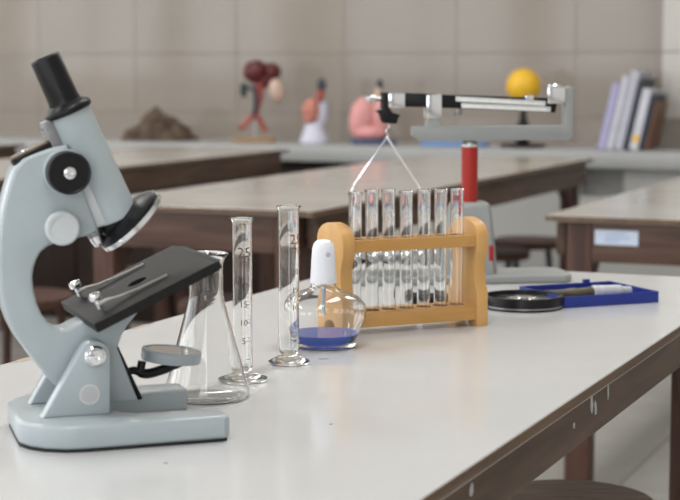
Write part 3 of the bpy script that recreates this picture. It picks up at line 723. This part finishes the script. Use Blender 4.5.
obj('tip', cyl((.046, 0, .0088), (.060, 0, .0088), .0060, .0052, 20, .001), M['pale_grey'], pe)
p = inbox(.058, .098)
fo = thing('forceps', 'dark steel forceps lying at the back of the blue box', 'forceps', p, R(46 + 5))
obj('arm', sweep(bez([(-.048, 0, .003), (-.02, .004, .004), (.02, .005, .005), (.048, .0005, .004)], 6), .0016, 8), M['dark_steel'], fo)
obj('arm', sweep(bez([(-.048, 0, .003), (-.02, -.004, .004), (.02, -.005, .005), (.048, -.0005, .004)], 6), .0016, 8), M['dark_steel'], fo)
p = inbox(.030, .030)
sc_ = thing('scalpel', 'thin steel scalpel at the left of the blue box', 'scalpel', p, R(46 + 40))
obj('handle', cyl((-.022, 0, .0035), (.016, 0, .0035), .0026, .0022, 14), M['steel'], sc_)
obj('blade', prism([(.016, .0018), (.030, .0022), (.036, .0040), (.016, .0052)], -.0004, .0004), M['chrome'], sc_)
p = inbox(.045, .078)
sp_ = thing('tweezer_case', 'brown flat case lying between forceps and sleeve in the blue box', 'case', p, R(46 - 2))
obj('case_body', box(-.036, .030, -.006, .006, 0, .0095, .003), M['olive'], sp_)
obj('case_clip', box(.008, .020, -.0065, .0065, .002, .0102, .001), M['dark_steel'], sp_)

# ------------------------------------------------------------------ things on the wall counter
r_ = bmesh.new(); bmesh.ops.create_icosphere(r_, subdivisions=5, radius=1)
for v in r_.verts:
    n_ = v.co.normalized()
    rr = 1 + .22 * noise.noise(n_ * 2.1 + Vector((3, 1, 0))) + .10 * noise.noise(n_ * 6) + .04 * noise.noise(n_ * 17)
    hh = max(0.0, 1 - abs(n_.x + .08) * 1.05)
    z = n_.z * rr * (.040 + .094 * hh ** .8) if n_.z > 0 else 0.0
    v.co = Vector((n_.x * .155 * rr, n_.y * .09 * rr, max(0, z)))
rock = tag(obj('rock', r_, M['rock'], None, 60), 'rough brown rock specimen on the counter by the tiled wall', 'rock'); rock.location = (-3.47, 6.25, TOP); rock.rotation_euler[2] = R(25)

# organ model on a wooden stand
om = thing('anatomy_model', 'maroon and red anatomical organ model on a wooden stand', 'model', (-3.03, 6.25, TOP), R(23)); om.scale = (1.06, 1.06, 1.06)
obj('wooden_base', box(-.082, .078, -.05, .05, 0, .018, .003), M['base_wood'], om)
obj('support_rod', cyl((0, .02, .018), (.003, .02, .22), .003, seg=12), M['steel'], om)
obj('large_lobe', blob((.005, 0, .268), (.048, .045, .046), 3, .12, 3.5, seed=2), M['maroon'], om)
obj('small_lobe', blob((.066, .004, .268), (.036, .034, .036), 3, .12, 4, (0, .3, 0), 5), M['maroon'], om)
obj('connecting_lobe', blob((.038, .002, .238), (.034, .03, .032), 3, .15, 4, (0, .6, 0), 9), M['maroon'], om)
obj('beige_bulb', blob((.083, -.004, .198), (.030, .030, .050), 3, .08, 3, (0, -.25, 0), 4), M['beige_flesh'], om)
obj('green_bulb', blob((-.042, 0, .200), (.014, .016, .030), 3, .1, 4, seed=6), M['green_dark'], om)
obj('trunk', sweep(bez([(.012, 0, .245), (.020, 0, .20), (.014, 0, .15), (.002, 0, .105)], 6), [.021] * 6 + [.016] * 6 + [.012] * 7, 14), M['red_flesh'], om)
obj('dark_vessel', sweep(bez([(-.030, -.012, .21), (-.002, -.018, .20), (.004, -.018, .15), (-.002, -.012, .105)], 6), .009, 12), M['dark_slate'], om)
for a in ([(.002, 0, .112), (-.022, 0, .085), (-.045, 0, .060), (-.060, 0, .054)], [(.002, 0, .112), (.022, 0, .080), (.036, 0, .050), (.044, 0, .040)]):
    q = bez(a, 6); obj('lower_vessel', sweep(q, [.011] * (len(q) - 4) + [.012, .014, .014, .008], 12), M['red_flesh'], om)

# torso model
tm = thing('torso_model', 'small torso model with salmon chest on a pale base', 'model', (-2.765, 6.25, TOP), R(23))
obj('pale_base', lathe([(0, 0), (.055, 0), (.058, .004), (.056, .018), (.047, .040), (.040, .060), (.037, .080), (0, .09)], 36), M['lavender_white'], tm)
obj('back_shell', blob((.018, .012, .115), (.038, .030, .075), 3, .05, 3, (0, .12, 0), 3), M['lavender_white'], tm)
obj('chest', blob((-.014, -.012, .128), (.036, .030, .050), 3, .14, 5, (0, .1, 0), 8), M['salmon'], tm)
obj('belly', blob((-.018, -.02, .100), (.026, .024, .026), 3, .1, 5, seed=11), M['salmon'], tm)
obj('neck', cyl((.020, 0, .165), (.026, 0, .215), .019, .015, 20), M['red_flesh'], tm)
obj('head', blob((.029, 0, .232), (.019, .021, .028), 3, .08, 3, seed=1), M['dark_slate'], tm)

# pink model
pm = thing('lung_model', 'pink two-lobed anatomical model on a navy tray', 'model', (-2.535, 6.25, TOP), R(23))
obj('tray', box(-.065, .115, -.06, .06, 0, .018, .004), M['navy'], pm)
obj('large_lobe', blob((-.020, 0, .100), (.052, .045, .088), 3, .08, 2.5, (0, .12, 0), 2), M['pink'], pm)
obj('small_lobe', blob((.048, .004, .098), (.042, .042, .084), 3, .08, 2.5, (0, -.1, 0), 5), M['pink'], pm)
obj('lower_lobe', blob((.010, -.018, .045), (.068, .04, .030), 3, .08, 2.5, seed=7), M['pink'], pm)
obj('windpipe', cyl((.032, 0, .16), (.046, 0, .225), .014, .011, 18), M['beige_flesh'], pm)
obj('larynx', blob((.048, 0, .235), (.014, .014, .022), 3, .06, 3, seed=3), M['dark_slate'], pm)

bt_ = tag(obj('tray', prism(arc_pts(-.07, 0, .055, 90, 270, 8) + arc_pts(.09, 0, .055, -90, 90, 8), 0, .016, .003, 'xy'), M['sky_blue']), 'flat sky-blue tray on the counter under the balance beam', 'tray')
bt_.location = (-2.17, 6.22, TOP); bt_.rotation_euler[2] = R(10)

gb = thing('ball_stand', 'yellow ball on a black stand, on the counter behind the balance', 'model', (-1.895, 6.25, TOP), R(23))
obj('stand_base', lathe([(0, 0), (.085, 0), (.088, .004), (.085, .012), (.04, .016), (0, .017)], 40), M['black_plastic'], gb)
obj('stand_stem', lathe([(0, .016), (.020, .016), (.030, .030), (.028, .070), (.014, .110), (.009, .165), (0, .170)], 28), M['black_plastic'], gb)
obj('ball', blob((0, 0, .232), (.066, .066, .066), 4), M['yellow'], gb)

# leaning folders
bk = [('pale lavender folder, leftmost of the leaning row', 'lav', .245, .026, .20, 12.5), ('white folder second from the left in the leaning row', 'pale', .275, .022, .20, 12.5), ('tall grey-white folder in the middle of the leaning row', 'greyw', .292, .034, .21, 12.5),
      ('thin dark slate book between two white folders', 'ink', .262, .016, .20, 12.5), ('short white folder with a yellow spot in the leaning row', 'pale', .225, .032, .20, 12.5), ('thin black book second from the right in the leaning row', 'ink', .205, .016, .19, 12.5), ('orange-brown book, rightmost of the leaning row', 'tan', .180, .008, .18, 12.5)]
xb = -1.575
for i, (lab, col, h, w, dpt, lean) in enumerate(bk):
    t = thing('folder', lab, 'folder', (xb, 6.14, TOP), 0, 'folders leaning on the counter')
    t.rotation_euler = (0, R(lean), 0); t.location.z = TOP + .0005
    a = .0022
    obj('cover', box(0, a, 0, dpt, 0, h, .0006, 1), M['book_' + col], t)
    obj('cover', box(w - a, w, 0, dpt, 0, h, .0006, 1), M['book_' + col], t)
    obj('spine', box(a, w - a, 0, a, 0, h, .0003, 1), M['book_' + col], t)
    obj('pages', box(a, w - a, a, dpt - .004, .002, h - .004), M['paper'], t)
    if i == 4: obj('spine_spot', box(.006, w - .006, -.0006, 0, .025, .055), M['yellow'], t)
    t.location.z += w * math.sin(R(lean))
    xb += w / math.cos(R(lean)) + .004
